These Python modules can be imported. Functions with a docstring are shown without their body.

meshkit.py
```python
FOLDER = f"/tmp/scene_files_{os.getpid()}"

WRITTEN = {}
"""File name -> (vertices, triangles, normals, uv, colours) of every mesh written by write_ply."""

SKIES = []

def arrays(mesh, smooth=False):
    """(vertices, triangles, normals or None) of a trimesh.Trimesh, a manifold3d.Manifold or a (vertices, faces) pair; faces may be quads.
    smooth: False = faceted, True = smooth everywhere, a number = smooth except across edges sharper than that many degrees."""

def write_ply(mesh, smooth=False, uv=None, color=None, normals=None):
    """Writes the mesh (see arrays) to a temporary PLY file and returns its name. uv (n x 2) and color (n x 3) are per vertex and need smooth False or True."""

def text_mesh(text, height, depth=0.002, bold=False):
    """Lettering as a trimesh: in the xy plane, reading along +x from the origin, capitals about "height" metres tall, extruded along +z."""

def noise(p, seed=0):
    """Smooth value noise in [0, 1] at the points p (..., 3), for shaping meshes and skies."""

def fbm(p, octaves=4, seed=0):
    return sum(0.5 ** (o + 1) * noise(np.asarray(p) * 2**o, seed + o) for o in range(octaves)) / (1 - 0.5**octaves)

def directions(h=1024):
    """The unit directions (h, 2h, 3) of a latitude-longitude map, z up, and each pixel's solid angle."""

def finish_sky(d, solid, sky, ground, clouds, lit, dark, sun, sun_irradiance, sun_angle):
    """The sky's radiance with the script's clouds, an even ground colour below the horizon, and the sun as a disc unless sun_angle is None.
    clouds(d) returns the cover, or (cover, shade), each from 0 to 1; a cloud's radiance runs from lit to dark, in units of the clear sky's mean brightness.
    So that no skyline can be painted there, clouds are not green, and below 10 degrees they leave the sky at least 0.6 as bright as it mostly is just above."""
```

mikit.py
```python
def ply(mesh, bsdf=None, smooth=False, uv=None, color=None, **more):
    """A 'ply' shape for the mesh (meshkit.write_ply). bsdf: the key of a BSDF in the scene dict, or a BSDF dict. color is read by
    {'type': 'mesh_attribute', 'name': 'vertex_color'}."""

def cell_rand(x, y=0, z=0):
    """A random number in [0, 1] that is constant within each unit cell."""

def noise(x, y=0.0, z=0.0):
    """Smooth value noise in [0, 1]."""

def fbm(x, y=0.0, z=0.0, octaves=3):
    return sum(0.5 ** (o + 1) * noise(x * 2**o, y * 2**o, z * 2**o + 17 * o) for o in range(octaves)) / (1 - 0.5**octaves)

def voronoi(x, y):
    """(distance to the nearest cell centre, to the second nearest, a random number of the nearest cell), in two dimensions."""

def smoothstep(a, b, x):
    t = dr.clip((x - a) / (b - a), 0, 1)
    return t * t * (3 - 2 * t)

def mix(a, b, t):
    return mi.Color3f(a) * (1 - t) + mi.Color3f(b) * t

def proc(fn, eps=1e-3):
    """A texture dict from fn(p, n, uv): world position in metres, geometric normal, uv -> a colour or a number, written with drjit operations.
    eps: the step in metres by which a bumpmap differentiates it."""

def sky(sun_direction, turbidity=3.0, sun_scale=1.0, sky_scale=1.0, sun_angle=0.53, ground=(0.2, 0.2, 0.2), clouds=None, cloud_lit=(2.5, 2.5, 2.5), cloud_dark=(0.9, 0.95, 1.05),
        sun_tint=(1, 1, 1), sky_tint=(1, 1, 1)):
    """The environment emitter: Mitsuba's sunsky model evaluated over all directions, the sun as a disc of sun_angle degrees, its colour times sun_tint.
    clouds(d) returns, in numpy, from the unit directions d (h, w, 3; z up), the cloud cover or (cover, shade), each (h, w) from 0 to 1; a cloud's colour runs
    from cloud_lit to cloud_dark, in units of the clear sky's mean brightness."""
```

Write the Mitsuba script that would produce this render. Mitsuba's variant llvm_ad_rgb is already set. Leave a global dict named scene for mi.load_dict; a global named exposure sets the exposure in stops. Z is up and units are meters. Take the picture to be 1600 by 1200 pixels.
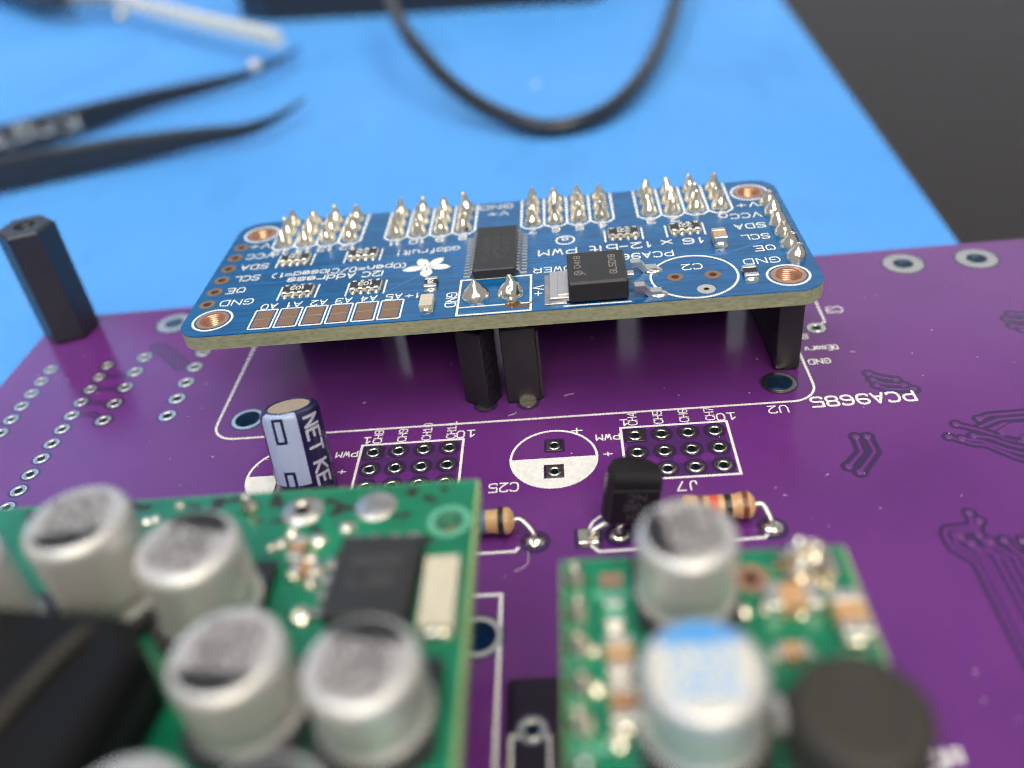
import math, random
import numpy as np
import trimesh
import drjit as dr
import mitsuba as mi
import mikit
from mikit import fbm, noise, voronoi, mix, smoothstep, cell_rand
from shapely import affinity
from shapely.geometry import Polygon, LineString, Point, box as sbox, MultiPolygon
from shapely.ops import unary_union

S = 0.001                       # everything below is modelled in millimetres
T = mi.ScalarTransform4f
rng = np.random.default_rng(7)
scene, labels = {}, {}

# ------------------------------------------------------------------ camera, lamps, exposure
CAM = np.array([36.023, -73.111, 54.385])
FWD = np.array([-0.0810, 0.8113, -0.5790])
UPV = np.array([0.0703, 0.5837, 0.8089])
FOCUS = 84.6
scene['camera'] = {
    'type': 'thinlens', 'fov': 60.726, 'fov_axis': 'x', 'near_clip': 0.004, 'far_clip': 20.0,
    'aperture_radius': 1.12 * S, 'focus_distance': FOCUS * S,
    'to_world': T().look_at(origin=(CAM * S).tolist(), target=((CAM + FWD * 100) * S).tolist(), up=UPV.tolist())}
exposure = 0.0
scene['room_light'] = {'type': 'constant', 'radiance': {'type': 'rgb', 'value': [0.33, 0.345, 0.37]}}


def ceiling_lamp(key, centre, size, toward, rgb):  # also makes the glowing panels added beyond the far edge
    key = key if key not in scene else f'{key}_{sum(k.startswith(key) for k in scene):03d}'
    """A fluorescent ceiling panel, in metres."""
    w, d = size
    to = T().look_at(origin=list(centre), target=list(toward), up=[0, 1, 0.01]).scale([w / 2, d / 2, 1])
    scene[key] = {'type': 'rectangle', 'to_world': to, 'bsdf': {'type': 'diffuse', 'reflectance': {'type': 'rgb', 'value': 0.6}},
                  'emitter': {'type': 'area', 'radiance': {'type': 'rgb', 'value': rgb}}}
    labels[key] = {'kind': 'structure'}


ceiling_lamp('ceiling_lamp', (0.52, -0.45, 1.65), (0.6, 1.5), (0.52, -0.45, 0), [5.6, 5.05, 4.1])
ceiling_lamp('ceiling_lamp_001', (-0.60, -0.40, 1.65), (0.6, 1.5), (-0.60, -0.40, 0), [4.6, 4.7, 4.85])
ceiling_lamp('window', (0.85, 3.4, 1.95), (3.6, 1.1), (0.85, 0, 0.3), [0.62, 0.65, 0.72])  # unseen glowing panel, added for the sheen on the far purple board
ceiling_lamp('window', (-2.65, 3.0, 1.95), (3.0, 1.2), (-0.6, 0, 0.3), [0.42, 0.78, 1.45])  # unseen bluish panel, added to tint the far-left board and the standoff
ceiling_lamp('ceiling_lamp', (0.25, -1.75, 1.60), (1.5, 0.7), (0.05, 0, 0), [8.6, 7.7, 6.0])


# ------------------------------------------------------------------ materials (one entry each)
def principled(name, rgb, rough=0.4, metallic=0.0, spec=0.5, bump=None, scale=1.0, **kw):
    b = {'type': 'principled', 'base_color': rgb if isinstance(rgb, dict) else {'type': 'rgb', 'value': list(rgb)},
         'roughness': rough, 'metallic': metallic, **kw}
    if metallic == 0:
        b['specular'] = spec
    if bump is not None:
        b = {'type': 'bumpmap', 'arbitrary': mikit.proc(bump, eps=2e-5), 'scale': scale, 'bsdf': b}
    scene['material_' + name] = {'type': 'twosided', 'bsdf': b}
    return name


def mm(p):
    return p.x * 1000.0, p.y * 1000.0, p.z * 1000.0


def c_purple(p, n, uv):
    x, y, z = mm(p)
    f = fbm(x * 0.12, y * 0.12, 0, 3)
    g = fbm(x * 6.0, y * 6.0, 0, 2)
    return mix((0.108, 0.021, 0.170), (0.142, 0.031, 0.202), f) * (0.93 + 0.14 * g)


def c_blueboard(p, n, uv):
    x, y, z = mm(p)
    f = fbm(x * 0.25, y * 0.5, 0, 3)
    s = noise(x * 0.35, y * 3.2, 3.0)
    return mix((0.001, 0.066, 0.200), (0.003, 0.112, 0.305), 0.5 * f + 0.5 * smoothstep(0.35, 0.65, s))


def c_fr4(p, n, uv):
    x, y, z = mm(p)
    weave = noise((x + y) * 2.6, z * 7.0, 0.3)
    f = fbm(x * 0.15, y * 0.15, z * 1.5, 3)
    return mix((0.24, 0.31, 0.20), (0.46, 0.42, 0.26), f) * (0.64 + 0.44 * weave)


def c_green(p, n, uv):
    x, y, z = mm(p)
    return mix((0.002, 0.110, 0.055), (0.008, 0.215, 0.110), fbm(x * 0.5, y * 0.5, 0, 3))


def c_mat(p, n, uv):
    x, y, z = mm(p)
    f = fbm(x * 0.02, y * 0.02, 5.0, 4)
    g = fbm(x * 1.2, y * 1.2, 0, 2)
    stain = smoothstep(0.60, 0.74, fbm(x * 0.055 + 9.0, y * 0.03, 2.0, 4))
    return mix((0.070, 0.300, 0.760), (0.104, 0.370, 0.860), f) * (0.95 + 0.1 * g) * (1 - 0.06 * stain)


def b_solder(p, n, uv):
    x, y, z = mm(p)
    return fbm(x * 2.2, y * 2.2, z * 2.2, 2)


def b_plastic(p, n, uv):
    x, y, z = mm(p)
    return fbm(x * 5, y * 5, z * 5, 3)


def b_can(p, n, uv):
    x, y, z = mm(p)
    return fbm(x * 4, y * 4, z * 1.0, 2)


def c_can(p, n, uv):
    x, y, z = mm(p)
    return mix((0.64, 0.63, 0.61), (0.71, 0.70, 0.68), fbm(x * 0.3, y * 0.3, z * 0.3, 2))


def c_wire(p, n, uv):
    x, y, z = mm(p)
    return mix((0.40, 0.37, 0.34), (0.72, 0.69, 0.64), fbm(x * 2, y * 2, z * 2, 2))


def c_copper(p, n, uv):
    x, y, z = mm(p)
    return mix((0.52, 0.27, 0.17), (0.78, 0.50, 0.35), fbm(x * 2.5, y * 2.5, z * 2.5, 3))


def c_white(p, n, uv):
    x, y, z = mm(p)
    return mi.Color3f(0.80, 0.80, 0.78) * (0.86 + 0.2 * fbm(x * 3.0, y * 3.0, 0, 2))


P_ = mikit.proc
def r_purple(p, n, uv):
    x, y, z = mm(p)
    return 0.13 + 0.13 * smoothstep(0.35, 0.75, fbm(x * 0.06, y * 0.06, 1.0, 4))


principled('purple_mask', P_(c_purple), P_(r_purple), spec=0.5)
principled('purple_fill', (0.074, 0.026, 0.122), 0.16, spec=0.55)
principled('purple_moat', (0.040, 0.016, 0.080), 0.16, spec=0.55)
principled('purple_trace', (0.130, 0.031, 0.188), 0.18, spec=0.55)
principled('purple_black', (0.012, 0.005, 0.018), 0.16, spec=0.55)
principled('blue_mask', P_(c_blueboard), 0.22, spec=0.42)
principled('blue_trace', (0.006, 0.125, 0.370), 0.22, spec=0.5)
principled('fr4_green', (0.24, 0.36, 0.15), 0.5, spec=0.4)
principled('residue', (0.020, 0.016, 0.012), 0.35, spec=0.5)
principled('fr4', P_(c_fr4), 0.55, spec=0.4)
principled('green_mask', P_(c_green), 0.25, spec=0.5)
principled('green_light', (0.10, 0.36, 0.24), 0.3, spec=0.5)
principled('silk', P_(c_white), 0.5, spec=0.35)
principled('solder', (0.90, 0.83, 0.69), 0.13, 1.0, bump=b_solder, scale=0.020e-3)
principled('solder_dull', P_(c_wire), 0.36, 1.0, bump=b_solder, scale=0.035e-3)
principled('tin', (0.78, 0.76, 0.72), 0.36, 1.0)
principled('plating', (0.78, 0.75, 0.68), 0.24, 1.0)
principled('copper', P_(c_copper), 0.34, 0.85)
principled('dull_copper', (0.30, 0.185, 0.125), 0.45, 0.5)
principled('can', P_(c_can), 0.40, 0.62)
principled('can_bright', (0.80, 0.78, 0.74), 0.24, 1.0)
principled('can_top', (0.44, 0.42, 0.415), 0.55, 0.4)
principled('can_white', (0.66, 0.64, 0.57), 0.5, 0.1)
principled('epoxy', (0.022, 0.022, 0.024), 0.42, spec=0.5, bump=b_plastic, scale=0.012e-3)
principled('gloss_black', (0.010, 0.009, 0.011), 0.30, spec=0.5)
principled('plastic', (0.013, 0.013, 0.016), 0.40, spec=0.5, bump=b_plastic, scale=0.03e-3)
principled('worn_plastic', (0.045, 0.038, 0.036), 0.60, spec=0.4, bump=b_plastic, scale=0.12e-3)
principled('standoff_plastic', (0.015, 0.018, 0.024), 0.42, spec=0.7)
principled('chip_print', (0.23, 0.21, 0.18), 0.6)
principled('faint_print', (0.055, 0.055, 0.055), 0.55)
principled('ink', (0.03, 0.03, 0.035), 0.6, spec=0.1)
principled('pale_blue_ink', (0.20, 0.42, 0.72), 0.5)
principled('grey_ink', (0.06, 0.055, 0.06), 0.6, spec=0.1)
principled('blue_ink', (0.07, 0.31, 0.68), 0.45)
principled('tan_ceramic', (0.50, 0.29, 0.14), 0.42, spec=0.5)
principled('brown_ceramic', (0.36, 0.19, 0.09), 0.42, spec=0.5)
principled('cream', (0.56, 0.51, 0.40), 0.45, spec=0.4)
principled('amber', (0.095, 0.045, 0.010), 0.12, spec=0.6)
principled('resistor_body', (0.58, 0.34, 0.16), 0.24, spec=0.6)
principled('band_black', (0.02, 0.02, 0.02), 0.3)
principled('band_brown', (0.16, 0.045, 0.02), 0.3)
principled('band_red', (0.62, 0.10, 0.05), 0.3)
principled('band_blue', (0.10, 0.19, 0.30), 0.3)
principled('sleeve', (0.015, 0.014, 0.062), 0.22, spec=0.6)
principled('sleeve_stripe', (0.36, 0.43, 0.64), 0.25, spec=0.6)
principled('sleeve_text', (0.50, 0.50, 0.62), 0.3)
principled('beige', (0.33, 0.265, 0.205), 0.5)
principled('ferrite', (0.008, 0.008, 0.009), 0.45, spec=0.12, bump=b_plastic, scale=0.03e-3)
principled('ferrite_grey', (0.040, 0.036, 0.031), 0.50, spec=0.3, bump=b_plastic, scale=0.03e-3)
principled('mat', P_(c_mat), 0.55, spec=0.3)
principled('mat_edge', (0.012, 0.014, 0.02), 0.6)
principled('desk', (0.017, 0.014, 0.014), 0.42, spec=0.28)
principled('tool_black', (0.020, 0.022, 0.026), 0.36, spec=0.5)
principled('steel', (0.70, 0.66, 0.56), 0.28, 1.0)
principled('warm_steel', (0.90, 0.83, 0.66), 0.40, 0.25)
principled('cable_skin', (0.016, 0.018, 0.024), 0.24, spec=0.55)
principled('white_print', (0.72, 0.72, 0.70), 0.5)
principled('dust', (0.62, 0.58, 0.62), 0.7)

# ------------------------------------------------------------------ naming and mesh helpers
used = {}


def uniq(base):
    n = used.get(base, -1) + 1
    used[base] = n
    return base if n == 0 else f'{base}_{n:03d}'


def put(key, mesh, mat, smooth=30, label=None, **tags):
    """One entry of the scene from a mesh in millimetres; a taken key gets the next number."""
    key = uniq(key)
    m = mesh.copy()
    m.apply_scale(S)
    scene[key] = mikit.ply(m, 'material_' + mat, smooth)
    t = dict(tags)
    if label:
        t['label'] = label
    if t:
        labels[key] = t
    return key


def thing(key, label, category, **tags):
    labels[key] = {'label': label, 'category': category, **tags}
    used[key] = 0
    return key


def part(key, label=None):
    """A part that has no mesh of its own, only sub-parts."""
    key = uniq(key)
    if label:
        labels[key] = {'label': label}
    return key


def cat(*ms):
    return trimesh.util.concatenate([m for m in ms if m is not None])


def move(m, x=0, y=0, z=0, rz=0, rx=0, ry=0):
    m = m.copy()
    for a, ax in ((rx, [1, 0, 0]), (ry, [0, 1, 0]), (rz, [0, 0, 1])):
        if a:
            m.apply_transform(trimesh.transformations.rotation_matrix(math.radians(a), ax))
    m.apply_translation([x, y, z])
    return m


def cbox(sx, sy, sz, ch=0.1, chz=None):
    """A chamfered box standing on z = 0, centred in x and y."""
    hx, hy, hz = sx / 2, sy / 2, sz / 2
    c = min(ch, hx * .45, hy * .45, hz * .45)
    pts = []
    for a in (-1, 1):
        for b in (-1, 1):
            for d in (-1, 1):
                pts += [(a * (hx - c), b * (hy - c), d * hz), (a * (hx - c), b * hy, d * (hz - c)), (a * hx, b * (hy - c), d * (hz - c))]
    m = trimesh.convex.convex_hull(np.array(pts))
    m.apply_translation([0, 0, hz])
    return m


def lathe(profile, n=28):
    return trimesh.creation.revolve(np.array(profile, float), sections=n)


def polys(g):
    if g.is_empty:
        return []
    if g.geom_type == 'Polygon':
        return [g]
    return [q for q in g.geoms if q.geom_type == 'Polygon' and q.area > 1e-6]


def sheet(g, z0, z1):
    out = []
    for q in polys(g):
        m = trimesh.creation.extrude_polygon(q, z1 - z0, engine='earcut')
        m.apply_translation([0, 0, z0])
        out.append(m)
    return cat(*out)


def rrect(x0, y0, x1, y1, r, q=8):
    return sbox(x0 + r, y0 + r, x1 - r, y1 - r).buffer(r, quad_segs=q)


def disc(x, y, r, q=8):
    return Point(x, y).buffer(r, quad_segs=q)


def ring(x, y, r1, r0, q=10):
    return disc(x, y, r1, q).difference(disc(x, y, r0, q))


def line(pts, w, cap='round', join='round'):
    return LineString(pts).buffer(w / 2, quad_segs=4, cap_style=cap, join_style=join)


def tube(path, r, n=10, cap=True):
    p = np.asarray(path, float)
    rad = np.broadcast_to(np.asarray(r, float), (len(p),))
    t = np.gradient(p, axis=0)
    t /= np.linalg.norm(t, axis=1, keepdims=True)
    a = np.cross(t[0], [0, 0, 1.0])
    if np.linalg.norm(a) < 1e-3:
        a = np.array([1.0, 0, 0])
    vs = []
    ang = np.arange(n) * 2 * np.pi / n
    for i in range(len(p)):
        a = a - t[i] * (a @ t[i])
        a /= np.linalg.norm(a)
        b = np.cross(t[i], a)
        vs.append(p[i] + rad[i] * (np.cos(ang)[:, None] * a + np.sin(ang)[:, None] * b))
    v = np.vstack(vs)
    f = []
    for i in range(len(p) - 1):
        for j in range(n):
            k = (j + 1) % n
            f += [[i * n + j, i * n + k, (i + 1) * n + k], [i * n + j, (i + 1) * n + k, (i + 1) * n + j]]
    v = np.vstack([v, p[:1], p[-1:]])
    e0, e1 = len(v) - 2, len(v) - 1
    for j in range(n):
        k = (j + 1) % n
        f += [[e0, k, j], [e1, (len(p) - 1) * n + j, (len(p) - 1) * n + k]]
    m = trimesh.Trimesh(v, f, process=False)
    m.fix_normals()
    return m


def curve(pts, n=24):
    """A smooth path through the points (Catmull-Rom)."""
    p = np.asarray(pts, float)
    q = np.vstack([2 * p[0] - p[1], p, 2 * p[-1] - p[-2]])
    out = []
    for i in range(1, len(q) - 2):
        for u in np.linspace(0, 1, n, endpoint=False):
            out.append(0.5 * (2 * q[i] + (q[i + 1] - q[i - 1]) * u + (2 * q[i - 1] - 5 * q[i] + 4 * q[i + 1] - q[i + 2]) * u * u
                              + (3 * q[i] - q[i - 1] - 3 * q[i + 1] + q[i + 2]) * u ** 3))
    out.append(p[-1])
    return np.array(out)


def wobble(m, amp, freq, seed=0):
    """Uneven hand-soldered or cut surface: moves vertices along their normals."""
    import meshkit
    m = m.copy()
    d = (meshkit.fbm(np.asarray(m.vertices) * freq + seed * 3.7, 3, seed) - 0.5) * 2 * amp
    m.vertices = np.asarray(m.vertices) + np.asarray(m.vertex_normals) * d[:, None]
    return m


def blob(rx, ry, rz, amp=0.12, seed=0, sub=3, flat=True):
    m = trimesh.creation.icosphere(sub)
    m.apply_scale([rx, ry, rz])
    m = wobble(m, amp * min(rx, ry, rz), 0.9 / max(rx, ry, rz) * 1.6, seed)
    if flat:
        v = np.array(m.vertices)
        v[:, 2] = np.maximum(v[:, 2], -0.02)
        m.vertices = v
    return m


# ------------------------------------------------------------------ stroke lettering, as plotted on circuit boards
G = {'A': '02 28 42;14 34', 'B': '~08 38 46 35 05;~05 36 44 42 32 02;02 08', 'C': '~47 48 08 02 42 43', 'D': '02 08;~08 38 47 43 32 02',
     'E': '48 08 02 42;05 35', 'F': '48 08 02;05 35', 'G': '~47 48 08 02 42 45;45 25', 'H': '02 08;42 48;05 45', 'I': '22 28', 'J': '~38 32 02 04',
     'K': '02 08;48 05 42', 'L': '08 02 42', 'M': '02 08 25 48 42', 'N': '02 08 42 48', 'O': '~27 48 42 02 08 27', 'P': '~08 48 44 04;02 08', 'Q': '~28 48 42 02 08 28;24 42',
     'R': '~08 48 44 04;02 08;24 42', 'S': '~47 48 08 05 45 42 02 03', 'T': '08 48;28 22', 'U': '~08 02 42 48', 'V': '08 22 48', 'W': '08 12 26 32 48',
     'X': '02 48;08 42', 'Y': '08 25 48;25 22', 'Z': '08 48 02 42', '0': '~28 48 42 02 08 28', '1': '16 28 22', '¹': '06 28 22;02 42', '2': '~07 08 48 45 02;02 42',
     '3': '~07 08 48 45 15;~15 45 42 02 03', '4': '32 38 04 44', '5': '48 08 05;~05 45 42 02 03', '6': '~47 48 08 02 42 45 05', '7': '08 48 12',
     '8': '~28 48 45 05 08 28;~25 45 42 02 05 25', '9': '~03 02 42 48 08 05 45', '+': '05 45;27 23', '-': '05 35', '=': '04 44;06 46', '/': '02 48', '(': '~28 07 03 22',
     ')': '~18 37 33 12', '!': '28 24;22 21', "'": '28 26', '.': '22 21',
     'a': '46 42;~45 46 06 02 42 43', 'b': '08 02;~05 06 46 42 02 03', 'c': '~45 46 06 02 42 43', 'd': '48 42;~45 46 06 02 42 43', 'e': '04 44;~44 46 06 02 42 43',
     'f': '~38 18 15 12;06 36', 'g': '46 41;~41 40 00 01;~45 46 06 02 42 43', 'i': '22 26;27 28', 'k': '08 02;36 04 42', 'l': '22 28', 'n': '06 02;~04 06 46 42',
     'o': '~26 46 42 02 06 26', 'p': '06 00;~05 06 46 42 02 03', 'r': '06 02;~04 06 46', 's': '~45 46 06 04 44 42 02 03', 't': '~18 12 32;06 36', 'u': '~06 02 42 44;46 42',
     'v': '06 22 46', 'w': '06 12 25 32 46', 'x': '02 46;06 42', 'm': '06 02;~04 06 26 22;~24 26 46 42', 'h': '08 02;~04 06 46 42'}
NARROW = {'I': 2.2, 'i': 2.2, 'l': 2.2, '!': 2.4, "'": 2.2, '.': 2.2, '(': 3.2, ')': 3.2, '1': 3.6, '-': 4.2, ' ': 3.0}


def chaikin(p, n=3):
    p = np.asarray(p, float)
    for _ in range(n):
        a, b = p[:-1] * .75 + p[1:] * .25, p[:-1] * .25 + p[1:] * .75
        mid = np.empty((2 * len(a), 2))
        mid[0::2], mid[1::2] = a, b
        p = np.vstack([p[:1], mid, p[-1:]])
    return p


def text(s, cx, cy, w=None, h=1.0, rot=0, stroke=0.17):
    """The words as a flat outline: capitals h tall, w wide in all, centred on (cx, cy) and turned by rot degrees."""
    lines, at = [], 0.0
    for ch in s:
        off = -1.0 if ch in "Iil!'.1" else 0.0
        for st in G.get(ch, '').split(';'):
            if not st:
                continue
            smooth = st[0] == '~'
            pts = [(int(q[0]) + at + off, int(q[1]) - 2) for q in st.lstrip('~').split()]
            lines.append(chaikin(pts) if smooth else np.array(pts, float))
        at += NARROW.get(ch, 5.6)
    total = max(at - 1.6, 1.0)
    k = h / 6.0
    kx = (w / total) if w else k
    gs = [LineString(np.column_stack([l[:, 0] * kx, l[:, 1] * k])).buffer(stroke / 2, quad_segs=3) for l in lines]
    g = affinity.translate(unary_union(gs).simplify(0.006), -total * kx / 2, -h / 2)
    return affinity.translate(affinity.rotate(g, rot, origin=(0, 0)), cx, cy)


# ================================================================== SETTING: desk, mat
put('desk', sheet(sbox(-900, -500, 900, 1200), -36, -16.4), 'desk', False, kind='structure')
MATZ = -14.0
mat_shape = Polygon([(-600, -420), (70.5, -420), (128.0, 640), (-600, 640)])
thing('work_mat', 'bright blue antistatic work mat lying under the purple board', 'mat')
put('work_mat__pad', sheet(mat_shape.buffer(-0.4), MATZ - 2.4, MATZ), 'mat', False)
put('work_mat__rim', sheet(mat_shape.difference(mat_shape.buffer(-0.5)), MATZ - 2.4, MATZ - 0.3), 'mat_edge', False)

# ================================================================== PURPLE BOARD
PB = thing('purple_circuit_board', 'large glossy purple circuit board with white lettering lying over the blue mat', 'circuit board')
pb_outline = Polygon([(-33.5, -75), (150, -75), (150, 26.4), (91, 26.15), (-15, 25.75), (-32.4, 25.6), (-33.3, 24.7)])
holes, plate, moats, traces, silk = [], [], [], [], []
# (x, y, hole radius, pad radius, square)
J7 = [(40.68 + 2.54 * i, -6.94 - 2.54 * j) for j in range(3) for i in range(4)]
J6 = [(14.83 + 2.54 * i, -6.94 - 2.54 * j) for j in range(3) for i in range(4)]
pads = [(x, y, .50, .85, k % 12 == 0) for k, (x, y) in enumerate(J7)] + [(x, y, .50, .85, k == 0) for k, (x, y) in enumerate(J6)]
pads += [(-28.35, 12.88 - 2.46 * i, .50, .80, False) for i in range(9)]
pads += [(-21.15, 12.88 - 2.47 * i, .50, .80, False) for i in range(11)]
pads += [(-16.9, 14.06 - 3.10 * i, .55, .90, False) for i in range(5)]
pads += [(-9.56, 14.19 - 3.13 * i, .55, .90, False) for i in range(5)]
pads += [(32.82, -7.68, .45, .75, True), (32.80, -11.44, .45, .80, True), (6.75, -7.68, .45, .75, True), (6.75, -11.44, .45, .80, True)]
pads += [(62.05, 9.6, .55, 1.0, False), (30.86, -38.1, .60, 1.05, False)]
big = [(75.5, 22.3, 1.25, 2.3), (84.0, 22.15, 1.25, 2.3), (-15.85, 21.8, 1.25, 2.2)]
mount = [(0, 0, 1.42, 1.72), (55.88, 0, 1.42, 1.72), (0, 19.05, 1.42, 1.72), (55.88, 19.05, 1.42, 1.72), (26.6, -30.0, 1.5, 1.95)]
cut = unary_union([disc(x, y, r) for x, y, r, _, _ in pads] + [disc(x, y, r, 12) for x, y, r, _ in big + mount])
board = pb_outline.difference(cut)
put(PB + '__laminate', sheet(board.buffer(-0.01), -1.6, -0.05), 'fr4', False)
put(PB + '__solder_mask', sheet(board, -0.04, 0.0), 'purple_mask', False)
for x, y, r, R, sq in pads:
    shape = (sbox(x - R, y - R, x + R, y + R) if sq else disc(x, y, R, 10)).difference(disc(x, y, r - .02, 10))
    lip = lathe([(r - .10, -.25), (r + .20, .04), (r + .15, .085), (r + .06, .115), (r - .02, .105), (r - .08, .05), (r - .10, -.25)], 20).apply_translation([x, y, 0])
    bore = ring(x, y, r - .02, r - .10)
    put(PB + '__plated_hole', cat(sheet(shape, 0.002, 0.05), lip, sheet(bore, -1.62, 0.01)), 'plating', 40)
    moats.append(shape.buffer(.26).difference(disc(x, y, r - .03)))
for x, y, r, R in big:
    put(PB + '__plated_hole', cat(sheet(ring(x, y, R, r), 0.002, 0.05), sheet(ring(x, y, r + .02, r - .08), -1.62, 0.06)), 'beige' if False else 'tin', False)
    moats.append(ring(x, y, R + .3, r))
for x, y, r, R in mount:
    put(PB + '__mounting_hole', cat(sheet(ring(x, y, R, r, 16), 0.002, 0.05), sheet(ring(x, y, r + .02, r - .07, 16), -1.62, 0.06)), 'plating', 30)
    moats.append(ring(x, y, R + .22, r))

# copper-free moats with the traces that run through them
def trace_group(lines_, vias, moat=0.62, w=0.30):
    tr = unary_union([line(l, w) for l in lines_] + [disc(x, y, .33) for x, y in vias])
    mo = unary_union([line(l, 2 * moat) for l in lines_] + [disc(x, y, moat + .12) for x, y in vias])
    put(PB + '__trace_gap', sheet(mo.difference(tr), 0.001, 0.010), 'purple_moat', False)
    for x, y in vias:
        put(PB + '__via', lathe([(0, 0.0), (.34, 0), (.30, .05), (.20, .06), (.14, .03), (0, .02)], 14).apply_translation([x, y, 0.004]), 'purple_trace', 60)


trace_group([[(64.96, .51), (66.0, -.3), (67.1, -.75)], [(65.04, -.54), (65.9, -1.35), (67.68, -1.81)], [(65.13, -1.54), (65.9, -2.3), (68.35, -2.58)]],
            [(64.96, .51), (65.04, -.54), (65.13, -1.54), (67.19, -.85), (67.68, -1.81), (68.35, -2.58)])
trace_group([[(60.9, -9.25), (60.78, -11.42), (59.13, -13.25)], [(61.89, -9.34), (61.95, -11.45), (59.87, -14.07)]], [(60.9, -9.25), (61.89, -9.34), (59.13, -13.25), (59.87, -14.07)])
trace_group([[(81.87, 8.72), (83.0, 8.2), (88, 8.3)], [(82.66, 9.6), (84.4, 9.2), (90, 9.2)], [(81.84, 7.26), (83, 6.9), (89, 7.3)], [(82.5, 6.4), (84, 6.0), (90, 6.2)]],
            [(81.87, 8.72), (82.66, 9.6), (81.84, 7.26), (82.5, 6.4)])
trace_group([[(72.53, -7.79), (73.6, -7.3), (92, -7.0)], [(72.2, -8.9), (74.2, -8.0), (92, -7.9)], [(70.24, -8.36), (72.3, -9.6), (73.8, -10.9), (92, -19.5)],
             [(68.95, -10.07), (70.6, -11.2), (71.7, -11.5), (73.4, -13.3), (92, -27.5)], [(69.99, -10.44), (71.4, -10.85), (73.2, -12.3), (92, -24.6)],
             [(71.13, -10.17), (72.4, -10.5), (73.6, -11.6), (92, -22.0)]],
            [(72.53, -7.79), (70.24, -8.36), (68.95, -10.07), (69.99, -10.44), (71.13, -10.17)], 0.55, 0.34)
for p0, p1, p2 in (((73.2, -9.68), (74.9, -8.6), (92, -8.55)), ((74.6, -10.82), (76.2, -9.8), (92, -9.7)), ((76.3, -11.6), (77.4, -10.8), (92, -10.7))):
    put(PB + '__trace_gap', sheet(line([(p0[0] + 1.2, p0[1] - 1.5), (p0[0] - .3, p0[1] - .6), p0, p1, p2], .12), 0.001, 0.010), 'purple_moat', False)
    put(PB + '__via', lathe([(0, 0.0), (.30, 0), (.25, .05), (0, .06)], 12).apply_translation([p0[0] + .5, p0[1] - .4, 0.004]), 'purple_trace', 60)
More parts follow.
